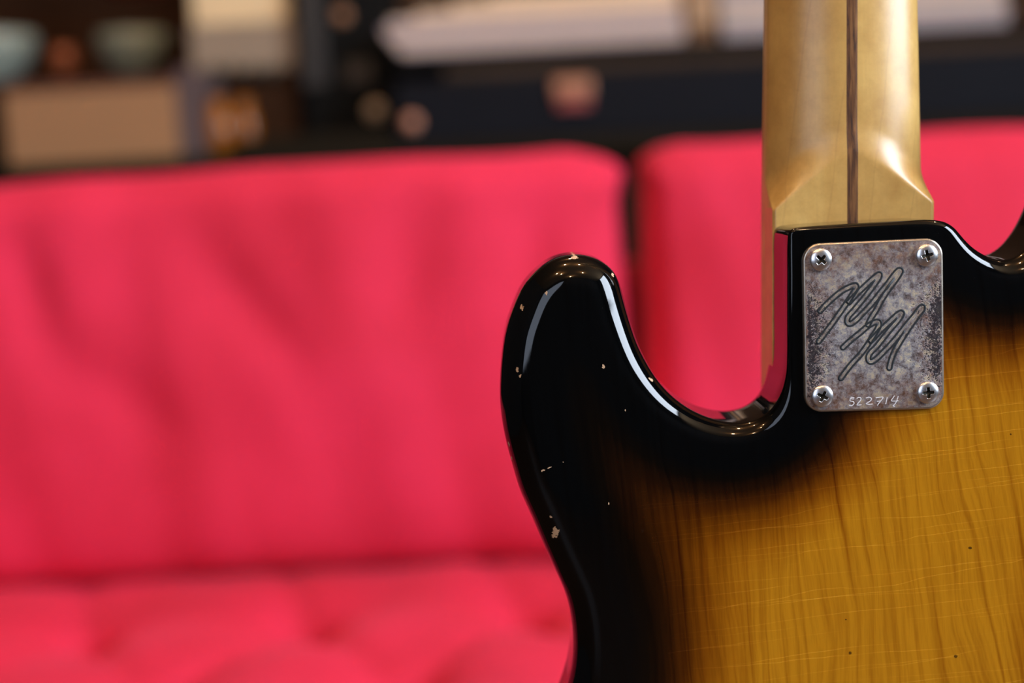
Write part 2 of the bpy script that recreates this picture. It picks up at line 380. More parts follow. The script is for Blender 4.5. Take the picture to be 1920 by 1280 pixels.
for q in range(len(rings_idx) - 1):
    s0, s1 = rings_idx[q], rings_idx[q + 1]
    for i in range(NR):
        j = (i + 1) % NR
        faces.append((s0 + i, s0 + j, s1 + j, s1 + i))
# flat back, triangulated with inner points
inner = [(verts[i].x, verts[i].z) for i in range(NR)]
pts = [Vector(p) for p in inner]
xs = [p[0] for p in inner]; zs = [p[1] for p in inner]
import numpy as np
ia = np.array(inner)
g = 0.0036; gx = min(xs); row = 0
zz = min(zs)
def inside(x, z):
    x1, z1 = ia[:, 0], ia[:, 1]; x2, z2 = np.roll(x1, -1), np.roll(z1, -1)
    c = ((z1 > z) != (z2 > z)) & (x < (x2 - x1) * (z - z1) / (z2 - z1 + 1e-15) + x1)
    return bool(c.sum() % 2)
while zz < max(zs):
    x = gx + (row % 2) * g / 2
    while x < max(xs):
        if inside(x, zz) and ((ia[:, 0] - x) ** 2 + (ia[:, 1] - zz) ** 2).min() > (g * .55) ** 2: pts.append(Vector((x, zz)))
        x += g
    zz += g * .87; row += 1
vo, ed, fo, ov, oe, of = geometry.delaunay_2d_cdt(pts, [(i, (i + 1) % NR) for i in range(NR)], [], 1, 1e-7)
idx = []
base = len(verts)
for k, p in enumerate(vo):
    src = [q for q in ov[k] if q < NR]
    if src: idx.append(src[0])
    else: idx.append(len(verts)); verts.append(Vector((p.x, D, p.y)))
nface_side = len(faces)
for f in fo:
    if len({idx[q] for q in f}) < 3: continue
    faces.append(tuple(idx[q] for q in f))
faces.append(tuple(range(rings_idx[-1], rings_idx[-1] + NR)))
body = mesh_obj('body', verts, faces, [M['burst'], M['edge']], guitar)
body['label'] = 'black and amber sunburst slab body with paint chips'
bme = body.data
bmm = bmesh.new(); bmm.from_mesh(bme); bmesh.ops.recalc_face_normals(bmm, faces=bmm.faces); bmm.to_mesh(bme); bmm.free()
ra = np.array([(a, b) for a, b, _, _ in ring]); wts = np.array([q[3] for q in ring])
ds = np.hypot(*(np.roll(ra, -1, 0) - ra).T)
vc = np.array([(vv.co.x, vv.co.z) for vv in bme.vertices])
bur = np.empty(len(vc))
for s in range(0, len(vc), 2000):
    d = np.sqrt(((vc[s:s + 2000, None, :] - ra[None]) ** 2).sum(2)) + 1e-5
    bur[s:s + 2000] = ((ds * wts ** 4 * d ** -5 / 1.333).sum(1)) ** -0.25
at = bme.attributes.new('burst', 'FLOAT', 'POINT'); at.data.foreach_set('value', bur.astype(np.float32))
for p in bme.polygons:
    if all(abs(bme.vertices[q].co.y - D) > 0.0045 for q in p.vertices): p.material_index = 1

# neck -------------------------------------------------------------
EDGE = 0.0475                      # where fingerboard begins
zH = unY(1600, 419, D + .028).z    # top of heel in the body
zA = unY(1600, 385, D + .028).z; zB = unY(1590, 283, D + .03).z
pa, pb = unY(1476, 445, D + .002), unY(1475.5, 665, D + .002)
def wallx(z): return pa.x + (pb.x - pa.x) * (z - pa.z) / (pb.z - pa.z) - 0.0004
qr = unY(1752, 410, D + .0285); q0l, q0r = unY(1441.5, 0, D + .043), unY(1723.5, 0, D + .043)
def XL(z):
    if z <= zA: return wallx(z)
    f = (z - zA) / (q0l.z - zA); return wallx(zA) + (q0l.x - wallx(zA)) * f
def XR(z):
    if z <= zA: return qr.x + (wallx(z) - wallx(qr.z))
    f = (z - zA) / (q0r.z - zA); return qr.x + (wallx(zA) - wallx(qr.z)) + (q0r.x - qr.x) * f
def depth(s, z):
    e = 0.0285 + 0.0009 * max(0, abs(s) - 0.97) / 0.03
    aa = min(1, abs(s))
    c = 0.0297 + (EDGE - 0.0297) * (1 - (1 - aa ** 1.95) ** (1 / 1.95))
    # boundary of the flat heel: high in the middle, low at the edges
    z0 = zB + (zA - zB) * min(1, (aa / 0.97)) ** 1.25
    tt = (z - z0) / 0.014
    tt = 0 if tt < 0 else 1 if tt > 1 else 1 - (1 - tt) ** 2.2 * (1 + 0.9 * tt) if tt < 1 else 1
    tt = max(0, min(1, tt))
    return e + (c - e) * tt
nz = []
z = unY(1500, 745, D + .03).z
while z < zA - .004: nz.append(z); z += .004
while z < zB + .02: nz.append(z); z += .0007
while z < q0l.z + 0.47: nz.append(z); z += .01
NS = 72
ss = [math.sin(math.pi / 2 * (2 * k / NS - 1)) for k in range(NS + 1)]
vs, fs = [], []
for z in nz:
    a, b = XL(z), XR(z)
    for s in ss: vs.append(Vector(((a + b) / 2 + (b - a) / 2 * s, D + depth(s, z), z)))
    vs.append(Vector((b, D + EDGE, z))); vs.append(Vector((a, D + EDGE, z)))
W = NS + 3
for i in range(len(nz) - 1):
    for k in range(W):
        a, b = i * W + k, i * W + (k + 1) % W
        fs.append((a, b, b + W, a + W))
fs.append(tuple(range(W))[::-1]); fs.append(tuple(range((len(nz) - 1) * W, len(nz) * W)))
neck = mesh_obj('neck', vs, fs, M['maple'], guitar)
neck['label'] = 'maple neck with square heel and dark centre stripe'
sm = neck.data
bmm = bmesh.new(); bmm.from_mesh(sm); bmesh.ops.recalc_face_normals(bmm, faces=bmm.faces)
for e in bmm.edges:
    if len(e.link_faces) == 2 and e.calc_face_angle(0) > R(35): e.smooth = False
bmm.to_mesh(sm); bmm.free()
fv, ff = [], []
for z in nz:
    a, b = XL(z) - .0001, XR(z) + .0001
    for (x, y) in ((a, EDGE), (a, .0535), (a + .003, .0545), (b - .003, .0545), (b, .0535), (b, EDGE)): fv.append(Vector((x, D + y, z)))
for i in range(len(nz) - 1):
    for k in range(6): a, b = i * 6 + k, i * 6 + (k + 1) % 6; ff.append((a, b, b + 6, a + 6))
ff.append(tuple(range(6))); ff.append(tuple(range((len(nz) - 1) * 6, len(nz) * 6)))
def reparent(o, p): o.parent = p; o.matrix_parent_inverse = p.matrix_world.inverted(); return o
def sub(o, p):   # sub-part: the geometry sits in world coordinates
    o.parent = p; o.matrix_parent_inverse = Matrix.Identity(4); return o
fb = mesh_obj('fingerboard', fv, ff, M['maple'], None, smooth=False); sub(fb, neck)
# dark stripe
sv, sf = [], []
c0, c1 = unY(1595.5, 0, D + .0316), unY(1598.5, 415, D + .0285)
for z in nz:
    if z < zH - .01: continue
    cx = c1.x + (c0.x - c1.x) * (z - c1.z) / (c0.z - c1.z); a, b = XL(z), XR(z)
    for k in range(7):
        x = cx + (-1 + k / 3) * 0.00238; s = (x - (a + b) / 2) / ((b - a) / 2)
        sv.append(Vector((x, D + depth(s, z) - (0.00010 if 0 < k < 6 else -.00005), z)))
for i in range(len(sv) // 7 - 1):
    for k in range(6): sf.append((i * 7 + k, i * 7 + k + 1, i * 7 + k + 8, i * 7 + k + 7))
sub(mesh_obj('skunk_stripe', sv, sf, M['walnut'], None), neck)['label'] = 'dark walnut centre stripe'
# headstock above the frame
zt = nz[-1]; a, b = XL(zt), XR(zt)
hp = [(a, 0), (a - .012, .03), (a - .02, .07), (a - .008, .14), (a + .0, .19), (a + .03, .215), (b - .01, .20), (b + .012, .17), (b + .01, .09), (b + .004, .03), (b, 0)]
hv = [Vector((x, D + .037, zt + z)) for x, z in hp] + [Vector((x, D + .051, zt + z)) for x, z in hp]
n = len(hp); hf = [tuple(range(n)), tuple(range(n, 2 * n))[::-1]] + [(k, (k + 1) % n, (k + 1) % n + n, k + n) for k in range(n)]
sub(mesh_obj('headstock', hv, hf, M['maple'], None, smooth=False), neck)

# neck plate -----------------------------------------------------------
PT = 0.0017
PY = D - PT
quad = [unY(*q, PY) for q in ((1504.5, 457.5), (1768.5, 445.5), (1771.5, 766.5), (1509.0, 773.5))]   # TL TR BR BL
def bil(u, v):
    a = quad[0].lerp(quad[1], u); b = quad[3].lerp(quad[2], u); return a.lerp(b, v)
pw = ((quad[1] - quad[0]).length + (quad[2] - quad[3]).length) / 2
ph = ((quad[3] - quad[0]).length + (quad[2] - quad[1]).length) / 2
def rr_pts(ins, rad, n=10):
    out = []
    for (cx, cy, a0) in ((1, 1, 0), (0, 1, 90), (0, 0, 180), (1, 0, 270)):
        for k in range(n + 1):
            a = R(a0 + 90 * k / n)
            x = (pw - rad if cx else rad) + (rad - ins) * math.cos(a); y = (ph - rad if cy else rad) + (rad - ins) * math.sin(a)
            out.append((x / pw, y / ph))
    return out
pv, pf = [], []; PR = []
for ins, y in ((0, 0.0002), (0, -PT * .45), (0.0001, -PT * .75), (0.0004, -PT * .95), (0.0009, -PT)):
    PR.append(len(pv))
    for (u, vv) in rr_pts(ins, 0.0066):
        p = bil(u, vv); pv.append(Vector((p.x, D + y, p.z)))
NP = PR[1] - PR[0]
for q in range(len(PR) - 1):
    for i in range(NP): j = (i + 1) % NP; pf.append((PR[q] + i, PR[q] + j, PR[q + 1] + j, PR[q + 1] + i))
nrim = len(pf)
lp = [Vector((pv[PR[-1] + i].x, pv[PR[-1] + i].z)) for i in range(NP)]; pts = list(lp)
la = np.array([tuple(p) for p in lp]); ia = la
x = la[:, 0].min()
while x < la[:, 0].max():
    z = la[:, 1].min()
    while z < la[:, 1].max():
        if inside(x, z) and ((la[:, 0] - x) ** 2 + (la[:, 1] - z) ** 2).min() > .0007 ** 2: pts.append(Vector((x, z)))
        z += .0016
    x += .0016
vo, ed, fo, ov, oe, of = geometry.delaunay_2d_cdt(pts, [(i, (i + 1) % NP) for i in range(NP)], [], 1, 1e-7)
idx = []
for k, p in enumerate(vo):
    src = [q for q in ov[k] if q < NP]
    if src: idx.append(PR[-1] + src[0])
    else: idx.append(len(pv)); pv.append(Vector((p.x, PY, p.y)))
for f in fo: pf.append(tuple(idx[q] for q in f))
plate = mesh_obj('neck_plate', pv, pf, [M['plate'], M['rim']], guitar)
plate['label'] = 'tarnished nickel neck plate with engraved monogram'
me = plate.data
for i, p in enumerate(me.polygons):
    if i < nrim: p.material_index = 1
bmm = bmesh.new(); bmm.from_mesh(me); bmesh.ops.recalc_face_normals(bmm, faces=bmm.faces); bmm.to_mesh(me); bmm.free()
v2 = np.array([(q.co.x, q.co.z) for q in me.vertices])
cen = (quad[0] + quad[2]) / 2; ux = (quad[1] - quad[0]).normalized()
lx = np.abs((v2[:, 0] - cen.x) * ux.x + (v2[:, 1] - cen.z) * ux.z) / (pw / 2)
lz = ((v2[:, 1] - cen.z) * ux.x - (v2[:, 0] - cen.x) * ux.z) / (ph / 2)
me.attributes.new('rim', 'FLOAT', 'POINT').data.foreach_set('value', np.maximum(lx * .9, np.abs(lz)).astype(np.float32))
sd = np.clip((lx - .35) / .6, 0, 1) * np.clip(1.15 - np.abs(lz + .12) ** 2 * 1.5, 0, 1)
me.attributes.new('side', 'FLOAT', 'POINT').data.foreach_set('value', sd.astype(np.float32))

# cross-head screws
def screw(px, py, ang):
    c = unY(px, py, PY); r = 0.00415; n = 44; vs, fs, mi = [], [], []
    ca, sa = math.cos(R(ang)), math.sin(R(ang))
    rad = [0] + [r * (k / 30) for k in range(1, 31)]
    K = 120
    def h(x, z):
        d = math.hypot(x, z) / r
        dome = 0.0006 + 0.00135 * math.sqrt(max(0, 1 - (d * .97) ** 2))
        u, v = x * ca + z * sa, -x * sa + z * ca
        def arm(p, q):
            wdt = 0.00062 - 0.00014 * abs(p) / .0021
            return min(1, max(0, (wdt + .00006 - abs(q)) / .00012)) * min(1, max(0, (0.0021 - abs(p)) / .0002))
        m = max(arm(u, v), arm(v, u)); cen_ = max(0, 1 - math.hypot(u, v) / .0009)
        dep = m * (0.0012 + 0.0004 * cen_) * max(0.5, 1 - math.hypot(u, v) / .0038)
        return dome - dep, m
    vs.append(Vector((c.x, PY - h(0, 0)[0], c.z)))
    ms = [1]
    for k in range(1, 31):
        for j in range(K):
            a = 2 * math.pi * j / K; x, z = rad[k] * math.cos(a), rad[k] * math.sin(a)
            y, m = h(x, z); vs.append(Vector((c.x + x, PY - y, c.z + z))); ms.append(m)
    for j in range(K):
        a = 2 * math.pi * j / K; vs.append(Vector((c.x + r * 1.01 * math.cos(a), PY + .0003, c.z + r * 1.01 * math.sin(a)))); ms.append(0)
    for j in range(K): fs.append((0, 1 + j, 1 + (j + 1) % K))
    for k in range(30):
        for j in range(K): a, b = 1 + k * K + j, 1 + k * K + (j + 1) % K; fs.append((a, a + K, b + K, b))
    o = mesh_obj('screw', vs, fs, [M['chrome'], M['recess_grime_shade']], None); sub(o, plate)
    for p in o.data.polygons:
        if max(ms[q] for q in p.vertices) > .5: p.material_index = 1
    bmm = bmesh.new(); bmm.from_mesh(o.data); bmesh.ops.recalc_face_normals(bmm, faces=bmm.faces); bmm.to_mesh(o.data); bmm.free()
    # washer-like seat
    return o
for a in ((1538, 486.5, 45), (1736.5, 478.5, 12), (1541, 742, 62), (1738.5, 735, 2)): screw(*a)

# engraved monogram: outlined pen strokes
def smooth_path(p, n=6):
    out = []
    for i in range(len(p) - 1):
        p0 = p[max(0, i - 1)]; p1 = p[i]; p2 = p[i + 1]; p3 = p[min(len(p) - 1, i + 2)]
        for j in range(n):
            t_ = j / n
            out.append(tuple(0.5 * ((2 * p1[c]) + (-p0[c] + p2[c]) * t_ + (2 * p0[c] - 5 * p1[c] + 4 * p2[c] - p3[c]) * t_ ** 2 + (-p0[c] + 3 * p1[c] - 3 * p2[c] + p3[c]) * t_ ** 3) for c in range(2)))
    out.append(p[-1]); return out
def ribbon(bm, p, wd, y, closed=False):
    pts = [unY(a, b, y) for a, b in p]; n = len(pts); rows = []
    for i in range(n):
        a = pts[i - 1] if (closed or i > 0) else pts[i]; b = pts[(i + 1) % n] if (closed or i < n - 1) else pts[i]
        tn = (b - a); tn = Vector((tn.x, 0, tn.z)); tn = tn.normalized() if tn.length > 1e-9 else Vector((1, 0, 0))
        pr = Vector((-tn.z, 0, tn.x)) * wd / 2
        rows.append((bm.verts.new(pts[i] + pr), bm.verts.new(pts[i] + Vector((0, -wd * .25, 0))), bm.verts.new(pts[i] - pr)))
    for i in range(n if closed else n - 1):
        q, r_ = rows[i], rows[(i + 1) % n]
        bm.faces.new((q[0], q[1], r_[1], r_[0])); bm.faces.new((q[1], q[2], r_[2], r_[1]))
def A(x, y): return (1520 + x / 9.144, 490 + y / 9.144)
def B(x, y): return (1560 + x / 9.142, 580 + y / 9.142)
strokes = [
 [A(165, 845), A(290, 715), A(440, 580), A(560, 490), A(680, 432), A(760, 405), A(785, 425), A(765, 490), A(700, 590), A(600, 740), A(480, 910), A(360, 1080), A(250, 1225), A(140, 1370)],
 [A(640, 720), A(740, 610), A(870, 480), A(1030, 330), A(1150, 230), A(1185, 225), A(1165, 290), A(1090, 400), A(970, 560), A(840, 720), A(730, 850), A(650, 940), A(628, 1010), A(650, 1062), A(710, 1055), A(800, 985),
  A(920, 860), A(1060, 710), A(1200, 530), A(1320, 385), A(1430, 235), A(1510, 150), A(1545, 160), A(1520, 220), A(1440, 340), A(1350, 460), A(1230, 640), A(1140, 810), A(1050, 950), A(985, 1080)],
 [B(190, 650), B(330, 520), B(480, 400), B(620, 280), B(730, 220), B(795, 210), B(810, 260), B(770, 350), B(700, 460), B(600, 620), B(480, 780), B(340, 930), B(230, 1070), B(155, 1175)],
 [B(640, 560), B(730, 470), B(860, 330), B(1000, 200), B(1120, 90), B(1190, 50), B(1195, 90), B(1130, 190), B(1000, 340), B(880, 490), B(760, 640), B(660, 740), B(625, 820), B(645, 885), B(700, 885), B(790, 820),
  B(920, 690), B(1060, 540), B(1190, 380), B(1300, 240), B(1420, 100), B(1500, -10), B(1550, -50), B(1550, 0), B(1460, 120), B(1345, 280), B(1240, 440), B(1140, 600), B(1060, 750), B(1010, 890), B(985, 1000)]]
bm = bmesh.new(); bmh = bmesh.new()
for k, st in enumerate(strokes):
    sp = smooth_path(st, 5); HW = 4.3
    left, right = [], []
    n = len(sp)
    for i in range(n):
        a, b = sp[max(0, i - 1)], sp[min(n - 1, i + 1)]; tx, ty = b[0] - a[0], b[1] - a[1]; L = math.hypot(tx, ty) or 1
        left.append((sp[i][0] - ty / L * HW, sp[i][1] + tx / L * HW)); right.append((sp[i][0] + ty / L * HW, sp[i][1] - tx / L * HW))
    def clean(side):   # drop offset points that fall inside the stroke
        return [q for q in side if min(math.hypot(q[0] - s[0], q[1] - s[1]) for s in sp) > HW * .86]
    def cap(c, frm, to):
        a0 = math.atan2(frm[1] - c[1], frm[0] - c[0]); a1 = math.atan2(to[1] - c[1], to[0] - c[0])
        return a0, a1
    def arc(c, p_from, direction):
        a0 = math.atan2(p_from[1] - c[1], p_from[0] - c[0])
        return [(c[0] + HW * math.cos(a0 + direction * math.pi * j / 6), c[1] + HW * math.sin(a0 + direction * math.pi * j / 6)) for j in range(1, 6)]
    loop = clean(left)
    if k in (0, 2) or True:
        loop += arc(sp[-1], left[-1], -1)
    loop += clean(right)[::-1] + (arc(sp[0], right[0], -1) if k in (0, 2) else [])
    ribbon(bm, loop, 0.00074, PY - 0.00004 - 0.00001 * k, closed=True)
    ribbon(bmh, sp, 0.00022, PY - 0.00003)
mono = bm_obj('monogram', bm, M['engrave'], None); sub(mono, plate); mono['label'] = 'dark engraved handwritten double M monogram'
mh = bm_obj('monogram_groove', bmh, M['engravehi'], None); sub(mh, plate)
def S(x, y): return (1570 + x / 9.6, 720 + y / 9.6)
digits = [[S(305, 250), S(250, 240), S(225, 300), S(285, 315), S(298, 350), S(255, 388), S(205, 378)], [S(250, 225), S(245, 262), S(300, 268)],
          [S(348, 258), S(385, 240), S(425, 258), S(405, 305), S(350, 375), S(435, 370)], [S(515, 250), S(570, 236), S(612, 262), S(590, 305), S(515, 352), S(575, 362), S(635, 358)],
          [S(690, 248), S(755, 238), S(822, 238), S(780, 300), S(745, 345), S(718, 385)], [S(710, 312), S(790, 300)], [S(895, 232), S(885, 290), S(868, 358)],
          [S(1030, 205), S(1000, 250), S(970, 300), S(1040, 305), S(1100, 298)], [S(1095, 212), S(1070, 290), S(1040, 350), S(1000, 392), S(1040, 398)]]
bm = bmesh.new()
for k, dg in enumerate(digits): ribbon(bm, smooth_path(dg, 4), 0.00036, PY - 0.00004 - .000005 * k)
sn = bm_obj('serial_number', bm, M['scratch'], None); sub(sn, plate); sn['label'] = 'scratched white serial number 522714'

# ------------------------------------------------------------------ sofa
SY = 1.56; SEATZ = 0.455
ztop = unY(600, 311, SY + .03).z
xseam = unY(1193, 480, SY + .02).x
def rounded_box(name, c, h, r, n, fn, mat, parent):
    """h: half sizes; r: corner radius; fn(p_unit, normal)->offset vector"""
    bm = bmesh.new(); bmesh.ops.create_cube(bm, size=2.0)
    bmesh.ops.subdivide_edges(bm, edges=bm.edges[:], cuts=n, use_grid_fill=True)
    for v in bm.verts:
        q = Vector([math.copysign(1 - (1 - min(1, abs(a))) ** 1.0, a) for a in v.co])
        p = Vector((q.x * h[0], q.y * h[1], q.z * h[2]))
        k = Vector([max(-(h[i] - r[i]), min(h[i] - r[i], p[i])) for i in range(3)])
        dd = Vector([(p[i] - k[i]) / r[i] for i in range(3)])
        L = dd.length
        if L > 1e-6:
            m = max(abs(a) for a in dd); nn = dd / L
            p = k + Vector([nn[i] * r[i] * m for i in range(3)])
        v.co = p + fn(q, p)
    bmesh.ops.translate(bm, vec=c, verts=bm.verts)
    return bm_obj(name, bm, mat, parent)
sofa = empty('sofa', (xseam, SY - .1, 0), 'bright pink velvet sofa with two back cushions and a tufted seat, behind the bass', 'sofa')
def back_cushion(x0, x1, seed, side):
    RC = .075 if side < 0 else .052
    hx, hz = (x1 - x0) / 2, (ztop - SEATZ) / 2 + .01
    cx, cz = (x0 + x1) / 2, (ztop + SEATZ) / 2 - .005
    def fn(q, p):
        bulge = 0.040 * (1 - q.x ** 14) * max(0, 1 - abs((q.z + .25) / 1.25) ** (2.4 if q.z > -.25 else 1) * .95) if q.z > -.25 else 0.040 * (1 - q.x ** 14) * (1 - (abs(q.z + .25) / .75) ** 4)
        n1 = noise.noise(Vector((p.x * 5 + seed, p.z * 6, seed))) * .012
        n2 = noise.noise(Vector((p.x * 15 + p.z * 3 + seed * 3, p.z * 3, 3 + seed))) * .007
        y = 0
        if q.y < -0.2: y = -(bulge + n1 + n2)
        lean = (p.z + hz) * 0.06
        top = 0.006 * noise.noise(Vector((p.x * 6 + seed, 0, 2))) if q.z > .3 else 0
        sdx = 0
        if abs(q.x) > .7: sdx = -math.copysign(1, q.x) * 0.016 * ((abs(q.x) - .7) / .3) ** 2 * max(0, q.z * .6 + .4) 
        crease = 0
        if seed == 1 and q.y < -0.2:   # soft dents in the left cushion
            for (a, b, c_, s_, dpt) in ((-.02, .07, .55, .030, .014), (.14, .09, -.4, .04, .012), (-.18, .0, .9, .035, .008), (.23, -.01, .2, .05, .010), (-.27, .12, .3, .03, .012), (.29, .12, -.2, .03, .008)):
                u_ = (p.x - a) * math.cos(c_) + (p.z - b) * math.sin(c_); v_ = -(p.x - a) * math.sin(c_) + (p.z - b) * math.cos(c_)
                crease += dpt * math.exp(-(u_ / s_) ** 2 - (v_ / (s_ * 2.6)) ** 2)
        dx_ = dz_ = 0
        Rc = RC; a_, b_ = abs(p.x) - (hx - Rc), p.z - (hz - Rc)
        if a_ > 0 and b_ > 0:
            k_ = max(a_, b_) / math.hypot(a_, b_); dx_ = math.copysign(a_ * (k_ - 1), p.x); dz_ = b_ * (k_ - 1)
        dz_ -= .010 * max(0, -p.x / hx) * max(0, q.z) if seed == 1 else 0
        return Vector((sdx + dx_, y + lean + crease, top + dz_))
    r = (.022, .040, .050)
    rounded_box('back_cushion', (cx, SY + .075, cz), (hx, .075, hz), r, 64, fn, M['velvet'], sofa)
back_cushion(xseam - .80, xseam - .003, 1, -1)
back_cushion(xseam + .003, xseam + .80, 2, 1)
btn = [unZ(160, 1192, SEATZ - .015), unZ(570, 1170, SEATZ - .015), unZ(985, 1166, SEATZ - .015)]
step = (btn[2].x - btn[0].x) / 2; by = sum(b.y for b in btn) / 3
rows = [(btn[0].x + step * k, by) for k in range(-1, 7)] + [(btn[0].x + step * (k + .5), by - .19) for k in range(-2, 7)]
SX0, SX1 = xseam - .80, xseam + .80
rows = [q for q in rows if SX0 + .05 < q[0] < SX1 - .05]
YF, YB = SY - .56, SY + .10
def seatfn(q, p):
    X_, Y_ = p.x + xseam, p.y + (YF + YB) / 2; dz = 0
    if q.z > 0:
        for bx, byy in rows:
            d2 = (X_ - bx) ** 2 + (Y_ - byy) ** 2
            dz -= .034 * math.exp(-d2 / .026 ** 2) + .022 * math.exp(-d2 / .075 ** 2)
            if byy > by - .05:       # folds running from a button to the next row and the back
                for (ex, ey) in ((bx - step / 2, by - .19), (bx + step / 2, by - .19), (bx - .05, by + .2), ):
                    vx, vy = ex - bx, ey - byy; L2 = vx * vx + vy * vy; t_ = max(0, min(1, ((X_ - bx) * vx + (Y_ - byy) * vy) / L2))
                    e2 = (X_ - bx - vx * t_) ** 2 + (Y_ - byy - vy * t_) ** 2
                    dz -= .013 * math.exp(-e2 / .013 ** 2) * (1 - t_ * .55)
        dz += noise.noise(Vector((X_ * 9, Y_ * 9, 5))) * .006
    return Vector((0, 0, dz))
bm = bmesh.new()
seat = rounded_box('seat_cushion', (xseam, (YF + YB) / 2, SEATZ - .085), ((SX1 - SX0) / 2, (YB - YF) / 2, .085), (.04, .05, .045), 110, seatfn, M['velvet'], sofa)
def seat_z(x, y): return SEATZ - .041
bttn = None
for bx, byy in rows:
    if bttn is None:
        bm = bmesh.new(); bmesh.ops.create_uvsphere(bm, u_segments=14, v_segments=8, radius=.011)
        for v in bm.verts: v.co.z *= .4
        bttn = bm_obj('button', bm, M['velvet'], None); o = bttn
    else: o = bttn.copy(); C.objects.link(o)
    sub(o, seat); o.location = (bx, byy, SEATZ - .036)
box('base_rail', (xseam, SY - .20, .215), (1.60, .70, .15), M['velvet'], sofa, .02)
box('back_frame', (xseam, SY + .215, .46), (1.86, .12, .62), M['velvet'], sofa, .03)
for s in (-1, 1):
    box('armrest', (xseam + s * .905, SY - .16, .38), (.19, .86, .46), M['velvet'], sofa, .05)
wood = simple('dark_leg_wood', (.05, .022, .012), .4)
for s in (-1, 1):
    for y in (SY - .5, SY + .2):
        lathe('leg', [(.016, 0), (.019, .02), (.028, .145), (.028, .16)], (xseam + s * .88, y, 0), wood, sofa, 16)

# ------------------------------------------------------------------ low sideboard behind the sofa, and what stands on it
BYD = 2.25
SBZ = unY(170, 304, BYD).z
sbm = simple('black_brown_wood', (.010, .007, .003), .8, 0, .3, 8)
side = empty('sideboard', (0, BYD + .25, 0), 'long dark wooden sideboard just behind the pink sofa', 'sideboard')
box('worktop', (.15, BYD + .22, SBZ - .015), (2.9, .56, .03), sbm, side, .004)
for k in range(4):
    x = -1.25 + k * .70
    box('cabinet_body', (x + .35, BYD + .24, (SBZ - .03) / 2 + .03), (.70, .48, SBZ - .09), sbm, side, .003)
    d_ = box('cabinet_door', (x + .35, BYD - .006, (SBZ - .03) / 2 + .03), (.68, .012, SBZ - .12), sbm, side, .003)
def P(px, py, Y): return unY(px, py, Y)
def span(x0, x1, y0, y1, Y):
    """width/height of a front face that fills this pixel box at depth Y"""
    a, b = P((x0 + x1) / 2, y0, Y), P((x0 + x1) / 2, y1, Y); l, r_ = P(x0, (y0 + y1) / 2, Y), P(x1, (y0 + y1) / 2, Y)
    return l.x, r_.x, b.z, a.z

# beige carton
cart = simple('kraft_beige_card', (.35, .19, .095), .75, 0, .08, 6)
x0, x1, _, z1 = span(8, 330, 168, 300, BYD + .03)
bt = empty('storage_box', ((x0 + x1) / 2, BYD + .14, SBZ), 'beige cardboard box with brown lid edge behind left end of sofa', 'box')
box('carton', ((x0 + x1) / 2, BYD + .14, SBZ + (z1 - SBZ) / 2), (x1 - x0, .22, z1 - SBZ), cart, bt, .004)
lidm = simple('reddish_brown_lid', (.10, .035, .022), .6)
box('lid', ((x0 + x1) / 2, BYD + .142, z1 + .006), (x1 - x0 + .004, .226, .012), lidm, bt, .003)
# mauve-grey folder standing beside the box
x0, x1, _, z1 = span(341, 385, 130, 290, BYD + .08)
tag(box('binder', ((x0 + x1) / 2, BYD + .14, SBZ + (z1 - SBZ) / 2), (x1 - x0, .2, z1 - SBZ), simple('mauve_grey_card', (.105, .075, .075), .7), None, .004),
    'mauve-grey binder standing upright right of the beige box', 'binder')

# wooden shelf unit behind, carries bowls and the old amplifier
YS = BYD + .62
shz = P(120, 147, YS).z
x0, x1, _, _ = span(-260, 556, 0, 100, YS)
shelfm = simple('walnut_shelf_wood', (.042, .015, .005), .8, 0, .35, 10)
sh = empty('shelf_unit', ((x0 + x1) / 2, YS + .2, 0), 'brown wooden shelf unit behind the beige box', 'shelf')
box('side_panel', (x0 + .01, YS + .18, .85), (.02, .36, 1.7), shelfm, sh, .002)
box('side_panel', (x1 - .01, YS + .18, .85), (.02, .36, 1.7), shelfm, sh, .002)
box('back_panel', ((x0 + x1) / 2, YS + .37, .85), (x1 - x0, .015, 1.7), shelfm, sh, .002)
for z in (.12, .5, shz - .012, 1.55):
    box('shelf_board', ((x0 + x1) / 2, YS + .18, z), (x1 - x0 - .042, .35, .024), shelfm, sh, .002)
def bowl(px0, px1, py0, name, mat, label, cat, grp=None):
    a, b = P(px0, py0, YS + .08), P(px1, py0, YS + .08); r = (b.x - a.x) / 2; h = a.z - shz
    a, b = P(px0, py0, YS + .08), P(px1, py0, YS + .08)
    pr = [(r * .35, 0), (r * .4, .004), (r * .75, h * .3), (r * .97, h * .75), (r, h), (r * .94, h), (r * .7, h * .35), (r * .1, h * .12)]
    o = lathe(name, pr, ((a.x + b.x) / 2, YS + .08, shz), mat, None, 32)
    return tag(o, label, cat, grp)
teal = simple('pale_teal_glaze', (.32, .38, .33), .3, 0, .15, 20, coat=.4)
bowl(-110, 66, 72, 'ceramic_bowl', teal, 'pale teal ceramic bowl on the shelf, cut by left edge', 'bowl', None)
bowl(182, 312, 66, 'ceramic_bowl', teal, 'pale teal ceramic bowl on the shelf above the beige box', 'bowl', None)
bowl(92, 142, 92, 'copper_cup', simple('copper', (.40, .12, .05), .35, .4), 'small copper cup between the two teal bowls', 'cup')
